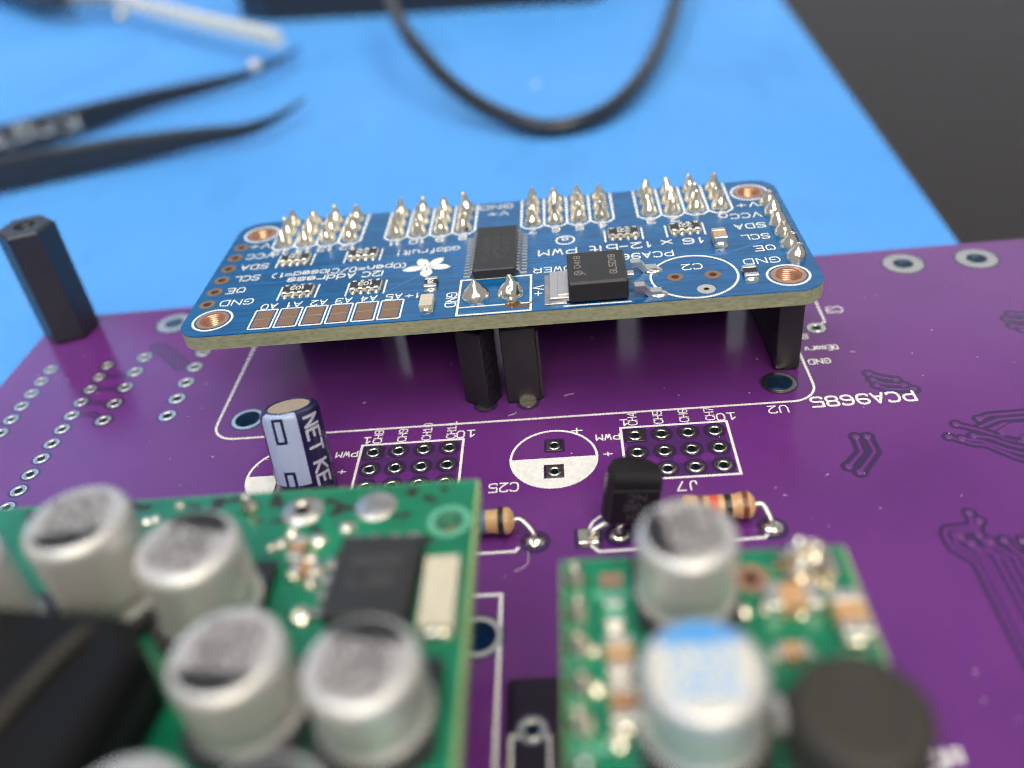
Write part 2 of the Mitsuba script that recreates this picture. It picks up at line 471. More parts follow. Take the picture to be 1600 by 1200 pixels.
fan = [(67.00, -19.78), (67.43, -20.72), (65.35, -22.35), (66.80, -22.25), (65.91, -23.09), (67.37, -23.03), (68.47, -22.98), (69.86, -23.08)]
slope = np.array([-.3, -13.0])
fan_lines = [[fan[0], (66.7, -21.3), (64.6, -21.4), (64.2, -22.1), (64.3, -23.6), (65.5, -25.2), (65.2, -38)], [fan[1], (66.9, -21.7), (64.95, -21.9), (64.75, -23.3), (66.05, -25.0), (65.85, -38)]]
for i, q in enumerate(fan[2:]):
    x2 = 66.5 + .66 * i
    fan_lines.append([q, (q[0] + .1, q[1] - .5), (x2, -24.8), (x2 - .3, -38)])
fan_gap = [l for l in fan_lines]
trace_group(fan_gap, fan, 0.52, 0.36)
trace_group([[(-16.75, 16.57), (-14.6, 14.4), (-11.4, 11.0)], [(-16.1, 16.6), (-14.1, 14.6), (-10.9, 11.2)], [(-15.5, 16.6), (-13.6, 14.8), (-10.6, 11.6)]], [], .5, .26)
trace_group([[(-21.1, 5.5), (-17.2, 4.8)], [(-21.1, 3.0), (-18.6, 3.0), (-16.9, 1.8)], [(-21.1, 10.4), (-17, 10.6)], [(-21.1, 8), (-17, 7.7)]], [], .42, .26)
moat_all = unary_union(moats).difference(cut)
j6fill = sbox(13.9, -13.2, 23.4, -6.1).union(sbox(39.8, -13.2, 49.2, -6.1))
lobes = unary_union([disc(a + 2.54 * i, -10.75, .62) for a in (41.95, 16.1) for i in range(3)])
put(PB + '__pad_field', sheet(j6fill.difference(lobes).difference(moat_all).difference(cut), 0.001, 0.008), 'purple_fill', False)
put(PB + '__pad_gap', sheet(moat_all, 0.001, 0.008), 'purple_moat', False)
dark_area = rrect(28.95, -75, 33.6, -33.9, .6)  # near-black strip over the mask, between the green boards
put(PB + '__dark_strip', sheet(dark_area.difference(unary_union([cut, disc(30.86, -38.1, 1.3)])), 0.003, 0.012), 'purple_black', False, label='dark strip between the two green boards')

# white print
def p_print(g, name='printed_line', label=None):
    put(PB + '__' + name, sheet(g.difference(cut), 0.012, 0.035), 'silk', False, label=label)


W = .26
def outline(g, w=W):
    return g.exterior.buffer(w / 2, quad_segs=4, join_style='mitre')


p_print(rrect(-3.2, -3.25, 59.15, 22.3, 2.6).exterior.buffer(.13, quad_segs=6), 'printed_outline', 'white rounded outline under the blue board')
p_print(outline(sbox(13.5, -13.35, 23.78, -5.75)), 'printed_outline')
p_print(outline(sbox(39.36, -13.33, 49.63, -5.66)), 'printed_outline')
for cx in (32.73, 6.75):
    c = disc(cx, -9.55, 4.12, 24)
    half = c.intersection(sbox(cx - 6, -15, cx + 6, -9.52)).difference(sbox(cx - .95, -12.4, cx + .95, -10.48))
    p_print(c.exterior.buffer(.12).union(half), 'capacitor_outline')
U = lambda s, x, y, w, h, rot=180, st=.15: p_print(text(s, x, y, w, h, rot, st), 'printed_word', None)
U('¹', 13.85, -5.0, .62, .95); U('¹', 39.75, -4.85, .62, .95)
U('¹0', 23.95, -4.98, 1.75, 1.05); U('¹0', 49.7, -4.95, 1.75, 1.05)
for i, n in enumerate(('CH8', 'CH9', 'CH¹0', 'CH¹¹')):
    U(n, 14.95 + 2.5 * i, -5.52 + (1.0 if i < 2 else 1.32), 1.95 if i < 2 else 2.65, .86, 90, .115)
for i, n in enumerate(('CH4', 'CH5', 'CH6', 'CH7')):
    U(n, 40.62 + 2.52 * i, -4.35, 1.95, .86, 90, .115)
U('PWM', 12.12, -7.0, 2.15, .78); U('+', 12.1, -9.6, .75, .75)
U('PWM', 38.05, -6.93, 2.25, .82); U('+', 37.9, -9.44, .8, .8); U('+', 35.07, -5.62, 1.0, 1.1)
U('J7', 44.62, -14.5, 1.75, 1.15); U('C25', 28.05, -13.25, 2.7, 1.15); U('U2', 54.85, -4.35, 1.85, 1.1)
U('PCA9685', 63.15, -3.62, 9.8, 1.5, 180, .27)
U('OEserv', 61.55, 5.62, 3.4, .85); U('GND', 60.75, 3.25, 2.2, .85); U('C3', 64.9, 13.1, 1.7, 1.2, 180)
U('SDA', 59.6, 10.8, 2.2, .85); U('SCL', 59.6, 8.1, 2.2, .85)
p_print(line([(63.5, 20), (63.25, 10.75), (62.7, 10.35)], .24))
p_print(line([(10, -21.5), (29.3, -21.32), (29.55, -20.95)], .28)); p_print(line([(20, -18.0), (28, -17.95)], .2))
p_print(line([(44, -21.5), (50.1, -21.3), (50.45, -20.9)], .28))
p_print(line([(35.76, -21.17), (36.33, -21.86), (42.5, -21.8), (43.2, -21.2)], .28))
p_print(line(chaikin([(35.7, -19.1), (36.0, -18.3), (37.0, -17.5), (39.4, -16.6), (41.8, -17.5), (43, -18.6)]), .26))
p_print(line([(15, -25.85), (28.27, -25.95), (28.45, -60)], .34, join='mitre'), 'printed_outline')
p_print(line([(30.0, -38.55), (29.4, -38.55), (29.4, -60)], .30)); p_print(line([(31.7, -38.6), (32.05, -38.6), (32.05, -60)], .30))
U('5Vout', 56.5, -41.0, 3.7, .85, 180, .2)
p_print(line([(53.9, -42.4), (54.4, -41.85), (57.2, -41.7), (57.6, -41.3)], .3))

# sockets under the blue board
def pin_block(key, x0, y0, nx, ny, z0, z1, mat='plastic'):
    """A moulded strip of square housings, one bevelled cell per pin."""
    cells = []
    for i in range(nx):
        for j in range(ny):
            cells.append(move(cbox(2.50, 2.50, z1 - z0, .34), x0 + 2.54 * i, y0 + 2.54 * j, z0))
    core = move(cbox(2.54 * nx - .4, 2.54 * ny - .4, z1 - z0 - .1, .05), x0 + 1.27 * (nx - 1), y0 + 1.27 * (ny - 1), z0 + .05)
    return put(key, cat(core, *cells), mat, False)


GX = (3.45, 16.38, 31.72, 44.52)
ROW = 15.9
for gx in GX:
    pin_block(PB + '__header_socket', gx, ROW, 4, 3, 0.02, 8.5)
sk = part(PB + '__side_socket', 'black six-way socket under the right end of the blue board')
strip = [move(cbox(2.5, 2.54, 8.42, .12), 57.12, 3.28 + 2.54 * i, .25) for i in range(6)]
put(sk + '__housing', cat(move(cbox(2.44, 15.1, 8.3, .05), 57.12, 9.63, .3), *strip), 'plastic', False)
put(sk + '__foot', move(cbox(.9, .4, .3, .03), 57.3, 2.3, .02), 'plastic', False)
# the two single sockets, cut from a strip by hand
def cut_post(x, y, rz, sx, sy, h, seed, rough_x):
    m = cbox(sx, sy, h, .12)
    m = m.subdivide_to_size(.42)
    v = np.array(m.vertices)
    import meshkit
    d = (meshkit.fbm(v * 1.9 + seed, 3, seed) - .5)
    on = np.clip((v[:, 0] * rough_x - sx / 2 + .45) / .45, 0, 1)
    v[:, 0] += rough_x * on * (d * .28 - .05)
    v[:, 1] += on * d * .15
    v[:, :2] += (d * .03)[:, None]
    m.vertices = v
    return move(m, x, y, .04, rz)


po = part(PB + '__power_socket', 'left of the two cut black sockets in the middle')
put(po + '__housing', cut_post(25.55, .75, -30, 3.1, 2.6, 9.0, 3, 1), 'plastic', 25)
put(po + '__solder_pad', sheet(disc(25.75, -.35, .95, 10), .004, .06), 'solder_dull', False)
po = part(PB + '__power_socket', 'right of the two cut black sockets in the middle')
put(po + '__housing', cut_post(29.8, .95, 5, 3.6, 2.5, 8.9, 5, 1), 'plastic', 25)
put(po + '__cut_edge', wobble(move(cbox(.35, 2.1, 8.1, .1), 31.62, 1.15, .2, 6).subdivide_to_size(.3), .09, 2.2, 4), 'worn_plastic', 20)
put(po + '__solder_pad', wobble(sheet(disc(30.2, -.45, .85, 10), .004, .12), .04, 2.0, 6), 'solder', 40)
put(PB + '__socket_gap', sheet(unary_union([ring(25.75, -.35, 1.3, .95), ring(30.2, -.45, 1.25, .85)]), .002, .009), 'purple_moat', False)


# leaning electrolytic capacitor
def to_axis(m, base, top):
    d = np.asarray(top, float) - base
    R = trimesh.geometry.align_vectors([0, 0, 1], d / np.linalg.norm(d))
    m = m.copy()
    m.apply_transform(R)
    m.apply_translation(base)
    return m


cp = part(PB + '__electrolytic_capacitor', 'tall blue sleeved capacitor leaning beside the left green board')
ct = np.array([9.14, -10.11, 8.70])
cb = ct - 8.6 * np.array([-0.050, 0.280, 0.959])
cdir = (ct - cb) / np.linalg.norm(ct - cb)
CH, CR = 8.6, 2.72
prof = [(0, 0), (CR * .9, 0), (CR, .25), (CR, 1.0), (CR * .95, 1.3), (CR, 1.7), (CR, CH - .55), (CR * .93, CH - .15), (CR * .80, CH), (CR * .72, CH - .03), (0, CH - .03)]
prof = prof[:6] + [(CR, z) for z in np.linspace(2.4, CH - 1.2, 6)] + prof[6:]
# the direction that faces the viewer round the can
AL = trimesh.geometry.align_vectors([0, 0, 1], cdir)
def on_can(a, z, r):
    q = np.array([r * math.cos(a), r * math.sin(a), z, 1.0])
    return (AL @ q)[:3] + cb
def can_patch(a0, a1, rz, dr_, n=14):
    """A strip of sleeve print that follows the can's profile rz."""
    A, m = np.linspace(a0, a1, n), len(rz)
    v, f = [], []
    for k in (0.0, .025):
        for r, z in rz:
            for a in A:
                v.append(on_can(a, z + (dr_ + k if z > CH - .2 else 0), r + dr_ + k))
    v = np.array(v)
    o = n * m
    for i in range(m - 1):
        for j in range(n - 1):
            q = [i * n + j, i * n + j + 1, (i + 1) * n + j + 1, (i + 1) * n + j]
            f += [[q[0] + o, q[1] + o, q[2] + o], [q[0] + o, q[2] + o, q[3] + o], [q[0], q[2], q[1]], [q[0], q[3], q[2]]]
    return trimesh.Trimesh(v, f, process=False)
def can_print(g, a_c, z_c, dr_):
    """Flat lettering wrapped onto the sleeve; x runs round the can, y along it."""
    m = sheet(g, 0, .03).subdivide_to_size(.35)
    v = np.array(m.vertices)
    m.vertices = np.array([on_can(a_c + x / CR, z_c + y, CR + dr_ + z) for x, y, z in v])
    return m
put(cp + '__sleeve', to_axis(lathe(prof, 40), cb, ct), 'sleeve', 40)
put(cp + '__top_disc', to_axis(lathe([(0, 0), (CR * .70, 0), (CR * .70, .03), (0, .05)], 32).apply_translation([0, 0, CH - .03]), cb, ct), 'beige', 40)
face = math.radians(-78)
put(cp + '__sleeve_lip', to_axis(lathe([(CR * (.76 + .04 * math.cos(t)), CH + .02 + .10 * math.sin(t)) for t in np.linspace(math.pi * 2, 0, 10)][::-1], 36), cb, ct), 'sleeve', 40)
put(cp + '__minus_stripe', can_patch(face - .74, face + .60, [(CR, 1.8), (CR, CH - .55), (CR * .93, CH - .15), (CR * .80, CH)], .012), 'sleeve_stripe', 40)
bar = sbox(-.42, -1.1, .42, 1.1).exterior.buffer(.13)
put(cp + '__minus_mark', can_print(bar, face - .05, CH - 1.4, .045), 'sleeve', False)
put(cp + '__minus_mark', can_print(bar, face - .05, CH - 6.6, .045), 'sleeve', False)
put(cp + '__printed_word', can_print(text('NET KE', 0, 0, 6.6, 1.4, -90, .26), face + 1.08, CH - 3.9, .02), 'sleeve_text', False)
for y in (-7.68, -11.44):
    put(cp + '__lead', tube([(6.75, y, -1), (6.75, y, .2), (cb[0] - .2, cb[1] + (1.1 if y > -9 else -1.1), 1.3)], .26, 8), 'tin', 40)

# transistor
tr = part(PB + '__transistor', 'black plastic transistor standing on three leads in front of the connector pads')
def d_shape(r, flat):
    return disc(0, 0, r, 14).intersection(sbox(-9, -flat, 9, 9))
def d_ring(r, flat, z):
    c = np.array(d_shape(r, flat).exterior.coords)
    return np.column_stack([c, np.full(len(c), z)])
TB = np.array([39.0, -19.5, 1.55])
TT = TB + np.array([.85, 1.0, 4.45])
put(tr + '__body', to_axis(trimesh.convex.convex_hull(np.vstack([d_ring(2.3, 1.22, 0), d_ring(2.36, 1.32, .3), d_ring(2.36, 1.32, 3.5), d_ring(2.33, 1.12, 4.15), d_ring(2.1, .85, 4.65)])), TB, TT), 'gloss_black', 20)
put(tr + '__mould_line', to_axis(trimesh.creation.box((4.2, .06, .10)).apply_translation([0, -1.30, 3.25]), TB, TT), 'faint_print', False)
def flat_text(s, w, h, z, y, st):
    return move(sheet(text(s, 0, 0, w, h, 0, st), 0, .02), 0, 0, 0, 0, 90).apply_translation([0, y, z])
put(tr + '__marking', to_axis(cat(flat_text('2N', 1.5, .6, 2.6, -1.31, .1), flat_text('3904', 2.0, .6, 1.7, -1.31, .1), flat_text('H7', 1.2, .6, .8, -1.31, .1)), TB, TT), 'faint_print', False)
for i, (px, py) in enumerate(((35.56, -20.23), (38.14, -20.15), (40.7, -20.1))):
    put(tr + '__lead', tube(curve([(px, py, -.8), (px + .05, py, .15), (px + .45 * (1 - i), py + .15, .7), (TB[0] + 1.27 * (i - 1), TB[1] + .1, 1.3), (TB[0] + 1.27 * (i - 1) + .04, TB[1] + .15, 1.8)], 5), .25, 8), 'tin', 50)
sq = sbox(34.65, -21.1, 36.45, -19.4)
put(tr + '__solder', wobble(move(cbox(1.75, 1.65, .35, .12), 35.56, -20.25, .01).subdivide_to_size(.25), .09, 1.6, 2), 'solder', 50)
for k, px in enumerate((38.14, 40.7)):
    put(tr + '__solder', move(blob(.85, .8, .42, .2, 5 + k), px, -20.12, .02), 'solder', 50)
put(PB + '__solder_gap', sheet(sq.buffer(.35).union(disc(38.14, -20.12, 1.3)).union(disc(40.7, -20.1, 1.3)), .002, .009), 'purple_moat', False)


# axial resistors
def resistor(xr, xl, y, z, pad, bands, label):
    p = part(PB + '__resistor', label)
    n = 60
    xs = np.linspace(0, 1, n)
    L = xr - xl
    prof = [(0, 0)]
    for t in xs:
        end = min(t, 1 - t) * L
        r = 1.16 if end < 1.35 else 1.02
        r *= min(1, math.sqrt(max(end, 0.0) / .55) * .82 + .2) if end < .55 else 1
        if 1.2 < end < 1.7:
            r = 1.16 - .14 * (end - 1.2) / .5
        prof.append((r, t * L))
    prof.append((0, L))
    body = lathe(prof, 28)
    body.apply_transform(trimesh.transformations.rotation_matrix(math.pi / 2, [0, 1, 0]))
    body.apply_translation([xl, y, z])
    put(p + '__body', body, 'resistor_body', 50)
    for d, w, mat in bands:
        r = 1.19 if d < 1.35 else 1.045
        b = lathe([(r - .1, -w / 2), (r, -w / 2), (r, w / 2), (r - .1, w / 2)], 28)
        b.apply_transform(trimesh.transformations.rotation_matrix(math.pi / 2, [0, 1, 0]))
        b.apply_translation([xr - d, y, z])
        put(p + '__colour_band', b, mat, 50)
    px, py = pad
    put(p + '__lead', tube(curve([(xr - .1, y, z), (xr + .55, y - .1, z + .05), (px - .15, py + .25, z * .62), (px, py, .1), (px, py, -.8)], 6), .27, 8), 'tin', 50)
    put(p + '__lead', tube(curve([(xl + .1, y, z), (xl - .6, y - .1, z), (xl - 1.2, py + .25, z * .62), (xl - 1.3, py, .1), (xl - 1.3, py, -.8)], 6), .27, 8), 'tin', 50)
    put(p + '__solder', move(blob(.95, .8, .5, .2, int(px)), px, py - .05, .02), 'solder', 50)
    put(PB + '__solder_gap', sheet(disc(px, py - .1, 1.35), .002, .009), 'purple_moat', False)


resistor(29.35, 22.9, -18.95, 1.35, (31.0, -20.25), [(1.15, .5, 'band_black'), (2.75, .6, 'band_blue'), (3.9, .5, 'band_black')], 'tan resistor mostly hidden behind the left green board')
resistor(49.75, 43.3, -18.75, 1.35, (50.9, -20.2), [(.95, .5, 'band_brown'), (2.35, .6, 'band_black'), (3.5, .7, 'band_red'), (4.6, .5, 'band_brown')], 'tan resistor with red, black and brown bands beside the transistor')

# lint and specks on the purple board
lint = []
for x, y, l, a in ((84.0, -1.3, 2.2, -35), (83.8, -3.9, 1.1, 5), (28.6, -2.3, .9, 50), (34.5, .4, 1.0, 40), (30.0, -22.6, 2.4, 60), (64.5, 4.5, .5, 0), (52.8, -16.5, .3, 0), (73, -18.6, .35, 20), (4.0, -7.0, .3, 0), (12.5, 1.5, .3, 0), (-2, -6, .3, 0), (61.5, -35.0, .4, 70), (69, -30, .3, 0), (57, -14.2, .3, 10)):
    t = np.linspace(-.5, .5, 8)
    q = np.column_stack([t * l, .18 * l * np.sin(t * 4 + x), .06 + 0 * t])
    lint.append(move(tube(q, .035, 5), x, y, 0, a))
for _ in range(140):
    x, y = rng.uniform(-30, 95), rng.uniform(-45, 24)
    if board.contains(Point(x, y)):
        lint.append(move(trimesh.creation.icosphere(1, rng.uniform(.03, .08)), x, y, .03))
labels['lint'] = {'label': 'pale lint and dust specks scattered on the purple board', 'category': 'dust', 'kind': 'stuff'}
used['lint'] = -1
put('lint', cat(*lint), 'dust', True, label='pale lint and dust specks scattered on the purple board', category='dust', kind='stuff')

# ================================================================== HEX STANDOFF
SO = thing('hex_standoff', 'black hexagonal plastic standoff screwed upright into the corner of the purple board', 'standoff')
hexa = Polygon([(2.95 / math.cos(math.pi / 6) * math.cos(a), 2.95 / math.cos(math.pi / 6) * math.sin(a)) for a in np.arange(6) * math.pi / 3 + .35])
hx = trimesh.convex.convex_hull(np.vstack([np.column_stack([np.array(hexa.buffer(b).exterior.coords), np.full(len(hexa.buffer(b).exterior.coords), z)]) for b, z in ((-.3, .0), (0, .3), (0, 14.7), (-.3, 15.0))]))
import manifold3d
hx = trimesh.boolean.difference([hx, move(trimesh.creation.cylinder(1.25, 8, sections=24), 0, 0, 13)])
put(SO + '__column', move(hx, -29.5, 21.85, .05), 'standoff_plastic', 20)
put(SO + '__threaded_hole', move(lathe(([(1.24, -2.5), (1.0, -2.45)] + [(1.24 - .16 * (k % 2), -2.4 + .22 * k) for k in range(11)] + [(1.24, 0)])[::-1], 20), -29.5, 21.85, 15.0), 'standoff_plastic', 20)

# ================================================================== BLUE BOARD
BB = thing('blue_circuit_board', 'small blue circuit board with rows of solder spikes plugged in above the purple board', 'circuit board')
H = 12.49
BX = affinity.translate
b_out = rrect(-3.0, -2.95, 58.95, 22.25, 2.55, 12)
b_mount = [(0, 0), (55.88, 0), (55.88, 19.05), (0, 19.05)]
side_y = [3.2 + 2.54 * k for k in range(6)]
b_holes = [(x, y, 1.32) for x, y in b_mount] + [(-1.55, y, .47) for y in side_y] + [(45.5, 1.26, .42), (49.06, 1.17, .42), (48.05, -1.45, .32)]
b_cut = unary_union([disc(x, y, r, 12) for x, y, r in b_holes])
b_board = b_out.difference(b_cut)
put(BB + '__laminate', sheet(b_board.buffer(-.01), H - 1.6, H - .10), 'fr4', 30, label='greenish tan fibreglass core showing along the edge')
put(BB + '__solder_mask', sheet(b_board, H - .09, H), 'blue_mask', False)
tracks = []
for k in range(13):
    tracks.append([(31.6, 5.0 + .62 * k), (33.2 + .15 * k, 5.0 + .62 * k), (35.5 + .1 * k, 6.0 + .5 * k)])
for k in range(13):
    tracks.append([(24.6, 5.0 + .62 * k), (23.8 - .1 * k, 5.0 + .62 * k)])
tracks += [[(x, 14.4), (x, 13.2), (x - .5, 12.4)] for x in (4.9, 7.4, 10, 12.6)] + [[(40, 12.9), (44, 12.9), (45.4, 11.6)], [(44, 4.9), (51, 5.2), (55, 7.2)], [(17, 2.9), (20.3, 6.0)], [(9, 9.6), (22, 9.4)], [(2.5, 6.9), (5.4, 6.9), (6.4, 7.6)]]
put(BB + '__copper_track', sheet(unary_union([line(t, .26) for t in tracks]).difference(b_cut), H + .001, H + .010), 'blue_trace', False, kind='stuff')
for i, (x, y) in enumerate(b_mount):
    mh = part(BB + '__mounting_hole')
    put(mh + '__copper_ring', cat(sheet(ring(x, y, 1.62, 1.30, 16), H + .002, H + .05), sheet(ring(x, y, 1.34, 1.24, 16), H - 1.62, H + .06)), 'copper', 30)
    put(mh + '__thread', move(lathe(([(1.25, -1.6)] + [(1.25 - .07 * (k % 2), -1.55 + .11 * k) for k in range(14)] + [(1.25, -.05)])[::-1], 24), x, y, H), 'copper', 20)
    put(mh + '__printed_ring', sheet(ring(x, y, 2.05, 1.82, 20), H + .004, H + .03), 'silk', False)
for y in side_y:
    put(BB + '__pad_hole', cat(sheet(ring(-1.55, y, .82, .44), H + .002, H + .05), sheet(ring(-1.55, y, .47, .40), H - 1.62, H + .06)), 'dull_copper', False)
for x, y in ((45.5, 1.26), (49.06, 1.17)):
    put(BB + '__pad_hole', cat(sheet(ring(x, y, .78, .40), H + .002, H + .05), sheet(ring(x, y, .42, .35), H - 1.62, H + .06)), 'dull_copper', False)
put(BB + '__pad_hole', cat(sheet(ring(48.05, -1.45, .85, .42), H + .002, H + .04), sheet(ring(48.05, -1.45, .42, .26), H - 1.62, H + .05)), 'plating', False)


def b_print(g, name='printed_word', mat='silk'):
    put(BB + '__' + name, sheet(g, H + .012, H + .04), mat, False)


BT = lambda s, x, y, w, h=1.0, rot=180, st=.135: b_print(text(s, x, y, w, h, rot, st))
names = ('GND', 'OE', 'SCL', 'SDA', 'VCC', 'V+')
for (s, x, w), y in zip((('GND', 1.55, 3.4), ('OE', .72, 1.95), ('SCL', 1.2, 2.7), ('SDA', 1.35, 3.0), ('VCC', 1.35, 3.1), ('V+', .65, 2.3)), side_y):
    BT(s, x, y + .02, w, 1.05)
for (s, x, w), y in zip((('GND', 54.05, 3.4), ('OE', 54.85, 1.95), ('SCL', 54.45, 2.7), ('SDA', 54.4, 3.05), ('VCC', 54.45, 3.1), ('V+', 55.1, 2.2)), side_y):
    BT(s, x, y - .05, w, 1.05)
for g, nums in enumerate((('15', '14', '13', '12'), ('11', '10', '9', '8'), ('7', '6', '5', '4'), ('3', '2', '1', '0'))):
    for i, s in enumerate(nums):
        if g == 0 and i == 0:
            BT(s, GX[g] - .2, 13.85, 1.5, .95)
        elif not (g == 3 and i == 2):
            BT(s, GX[g] + 2.54 * i, 13.75, 1.55 if len(s) == 2 and s != '11' else (1.1 if len(s) == 2 else .8), .95)
BT('GND', 27.45, 21.0, 3.8, 1.0); BT('V+', 27.75, 19.1, 2.3, 1.0)
BT('adafruit!', 20.55, 11.15, 6.6, 1.05); BT('I2C Address', 11.1, 7.0, 10.3, 1.05, 180, .15); BT('(Open=0/Closed=1)', 11.3, 8.35, 14.1, 1.0)
for i, s in enumerate(('A0', 'A1', 'A2', 'A3', 'A4', 'A5')):
    BT(s, 5.3 + 2.54 * i, 1.83, 1.55, .95)
BT('+', 19.55, 1.75, .75, .75); BT('1', 20.35, 1.7, .3, .9)
BT('16 x 12-bit PWM', 40.8, 8.5, 16.8, 1.2, 180, .17); BT('PCA9685', 42.2, 6.2, 7.4, 1.1, 180, .16); BT('POWER', 34.3, 4.8, 4.8, .95); BT('C2', 47.35, 3.05, 1.9, 1.05)
BT('GND', 23.85, .3, 2.7, 1.0, -90); BT('V+', 32.35, .75, 1.9, 1.0, -90)
b_print(ring(35.2, 11.05, 1.05, .86).union(text('c', 35.2, 11.22, .6, .85, 180, .17)), 'printed_mark')
petals = []
for a, l, w in ((188, 2.55, 1.05), (118, 2.05, 1.15), (48, 2.35, 1.05), (-8, 2.5, 1.05), (-88, 2.15, 1.2)):
    t = np.linspace(0, 1, 14)
    half = w * .5 * np.sin(np.pi * t ** 1.25) ** .8
    pet = Polygon(np.vstack([np.column_stack([t * l, half]), np.column_stack([t * l, -half])[::-1]])).buffer(.04)
    petals.append(affinity.rotate(pet, a, origin=(0, 0)))
veins = unary_union([line([(.25 * math.cos(math.radians(a)), .25 * math.sin(math.radians(a))), (.75 * math.cos(math.radians(a)), .75 * math.sin(math.radians(a)))], .12) for a in (188, 118, 48, -8, -88)])
b_print(affinity.translate(unary_union(petals + [disc(0, 0, .55)]).difference(veins), 20.72, 7.55), 'printed_emblem')
b_print(disc(47.3, 1.2, 4.1, 24).exterior.buffer(.11), 'capacitor_outline')
b_print(outline(sbox(24.6, -2.78, 31.62, 4.0), .22).union(line([(24.6, -1.36), (31.62, -1.36)], .16)), 'terminal_outline')
b_print(line([(34.8, -2.58), (40.95, -2.62)], .2), 'printed_line')
for x in (25.9, 26.4, 27.1, 27.8, 29.0):
    b_print(line([(x, 14.6), (x, 14.25)], .14), 'printed_tick')
for gx in GX:
    for i in range(4):
        x = gx + 2.54 * i
        b_print(LineString([(x - 1.27, 22.0), (x - 1.27, 15.25), (x - .62, 14.55), (x + .62, 14.55), (x + 1.27, 15.25), (x + 1.27, 22.0)]).buffer(.11, join_style='mitre'), 'header_outline')
for i in range(6):
    x = 5.3 + 2.54 * i
    jp = part(BB + '__solder_jumper')
    put(jp + '__outline', sheet(outline(rrect(x - 1.1, -2.35, x + 1.1, 1.15, .12), .17), H + .012, H + .04), 'silk', False)
    put(jp + '__pad', sheet(sbox(x - .85, -2.1, x + .85, -.62), H + .002, H + .05), 'dull_copper', False)
    put(jp + '__pad', sheet(sbox(x - .85, -.48, x + .85, .92), H + .002, H + .05), 'dull_copper', False)
    put(jp + '__bridge_gap', sheet(sbox(x - .85, -.615, x + .85, -.485), H + .003, H + .02), 'fr4', False)

# header solder joints
def joint(seed, r=.88, h=2.1, lean=(0, 0)):
    prof = [(0, 0), (r, 0), (r * .985, .16), (r * .94, .36), (r * .86, .56), (r * .75, .76), (r * .62, .96), (r * .49, 1.16), (r * .38, 1.38), (.27, h - .26), (.22, h - .06), (.10, h), (0, h)]
    m = lathe(prof, 22)
    m = wobble(m, .10, 1.5, seed)
    v = np.array(m.vertices)
    k = np.clip(v[:, 2] / h, 0, 1) ** 2
    v[:, 0] += lean[0] * k
    v[:, 1] += lean[1] * k
    v[:, 2] = np.maximum(v[:, 2], -.02)
    m.vertices = v
    return m


sd = 0
for gx in GX:
    pin_block(BB + '__pin_header', gx, ROW, 4, 3, 8.56, H - 1.62)
    for i in range(4):
        for j in range(3):
            sd += 1
            put(BB + '__solder_joint', move(joint(sd, rng.uniform(.84, .98), rng.uniform(1.65, 2.3), rng.uniform(-.2, .2, 2)), gx + 2.54 * i, ROW + 2.54 * j, H), 'solder', 40)
pin_block(BB + '__pin_header', 57.12, 3.28, 1, 6, 8.74, H - 1.62)
pin_block(BB + '__pin_header', 26.3, .9, 1, 1, 9.15, H - 1.62)
pin_block(BB + '__pin_header', 29.66, .9, 1, 1, 8.9, H - 1.62)
for k, y in enumerate(side_y):
    j = cat(joint(80 + k, .98, 1.5, (rng.uniform(-.3, .3), rng.uniform(-.2, .2))), move(blob(.55, .8, .75, .35, 90 + k), rng.uniform(-.35, .2), rng.uniform(-.4, .2), .05), move(blob(.3, .35, .9, .3, 70 + k), rng.uniform(.1, .4), .3, .1))
    put(BB + '__solder_joint', move(j, 57.3, y, H), 'solder', 35)
put(BB + '__terminal_joint', move(wobble(joint(33, 1.35, 1.95), .14, 1.2, 8), 26.28, .55, H), 'solder', 40)
put(BB + '__terminal_joint', move(cat(wobble(joint(37, 1.32, 2.05, (.1, .1)), .2, 1.3, 9), move(blob(.8, .7, 1.15, .5, 41), .45, -.15, 0), move(blob(.6, .6, .8, .5, 47), -.6, -.3, 0), move(blob(.5, .45, .4, .3, 43), .2, -1.25, 0)), 29.62, .6, H), 'solder', 40)
put(BB + '__flux_stain', sheet(disc(29.9, -1.5, .75, 10).union(line([(29.6, -1.7), (31.3, -2.0)], .5)).union(line([(31.4, -1.7), (32.2, -.7)], .16)), H + .042, H + .06), 'amber', False)

# chip with two rows of legs
ch = part(BB + '__driver_chip')
CX, CY = 27.98, 8.75
top = cbox(4.4, 9.75, 1.0, .14)
put(ch + '__body', move(top, CX, CY, H + .12), 'epoxy', False)
gull = LineString([(2.15, .55), (2.45, .55), (2.62, .10), (3.22, .07)]).buffer(.075, cap_style='flat', join_style='mitre')
gm = sheet(gull, -.12, .12)
gm.apply_transform(trimesh.transformations.rotation_matrix(math.pi / 2, [1, 0, 0]))
for sgn in (0, 180):
    for k in range(14):
        put(ch + '__leg', move(gm, CX, CY + (k - 6.5) * .65, H, sgn), 'tin', False)
mark = [text('PCA9685', CX - .95, CY - .3, 5.6, .62, 90, .085), text('23M09 04', CX + .1, CY - .3, 5.2, .62, 90, .085), text('TnD1902', CX + 1.1, CY - .3, 5.0, .62, 90, .085)]
put(ch + '__marking', sheet(unary_union(mark), H + 1.125, H + 1.14), 'faint_print', False)

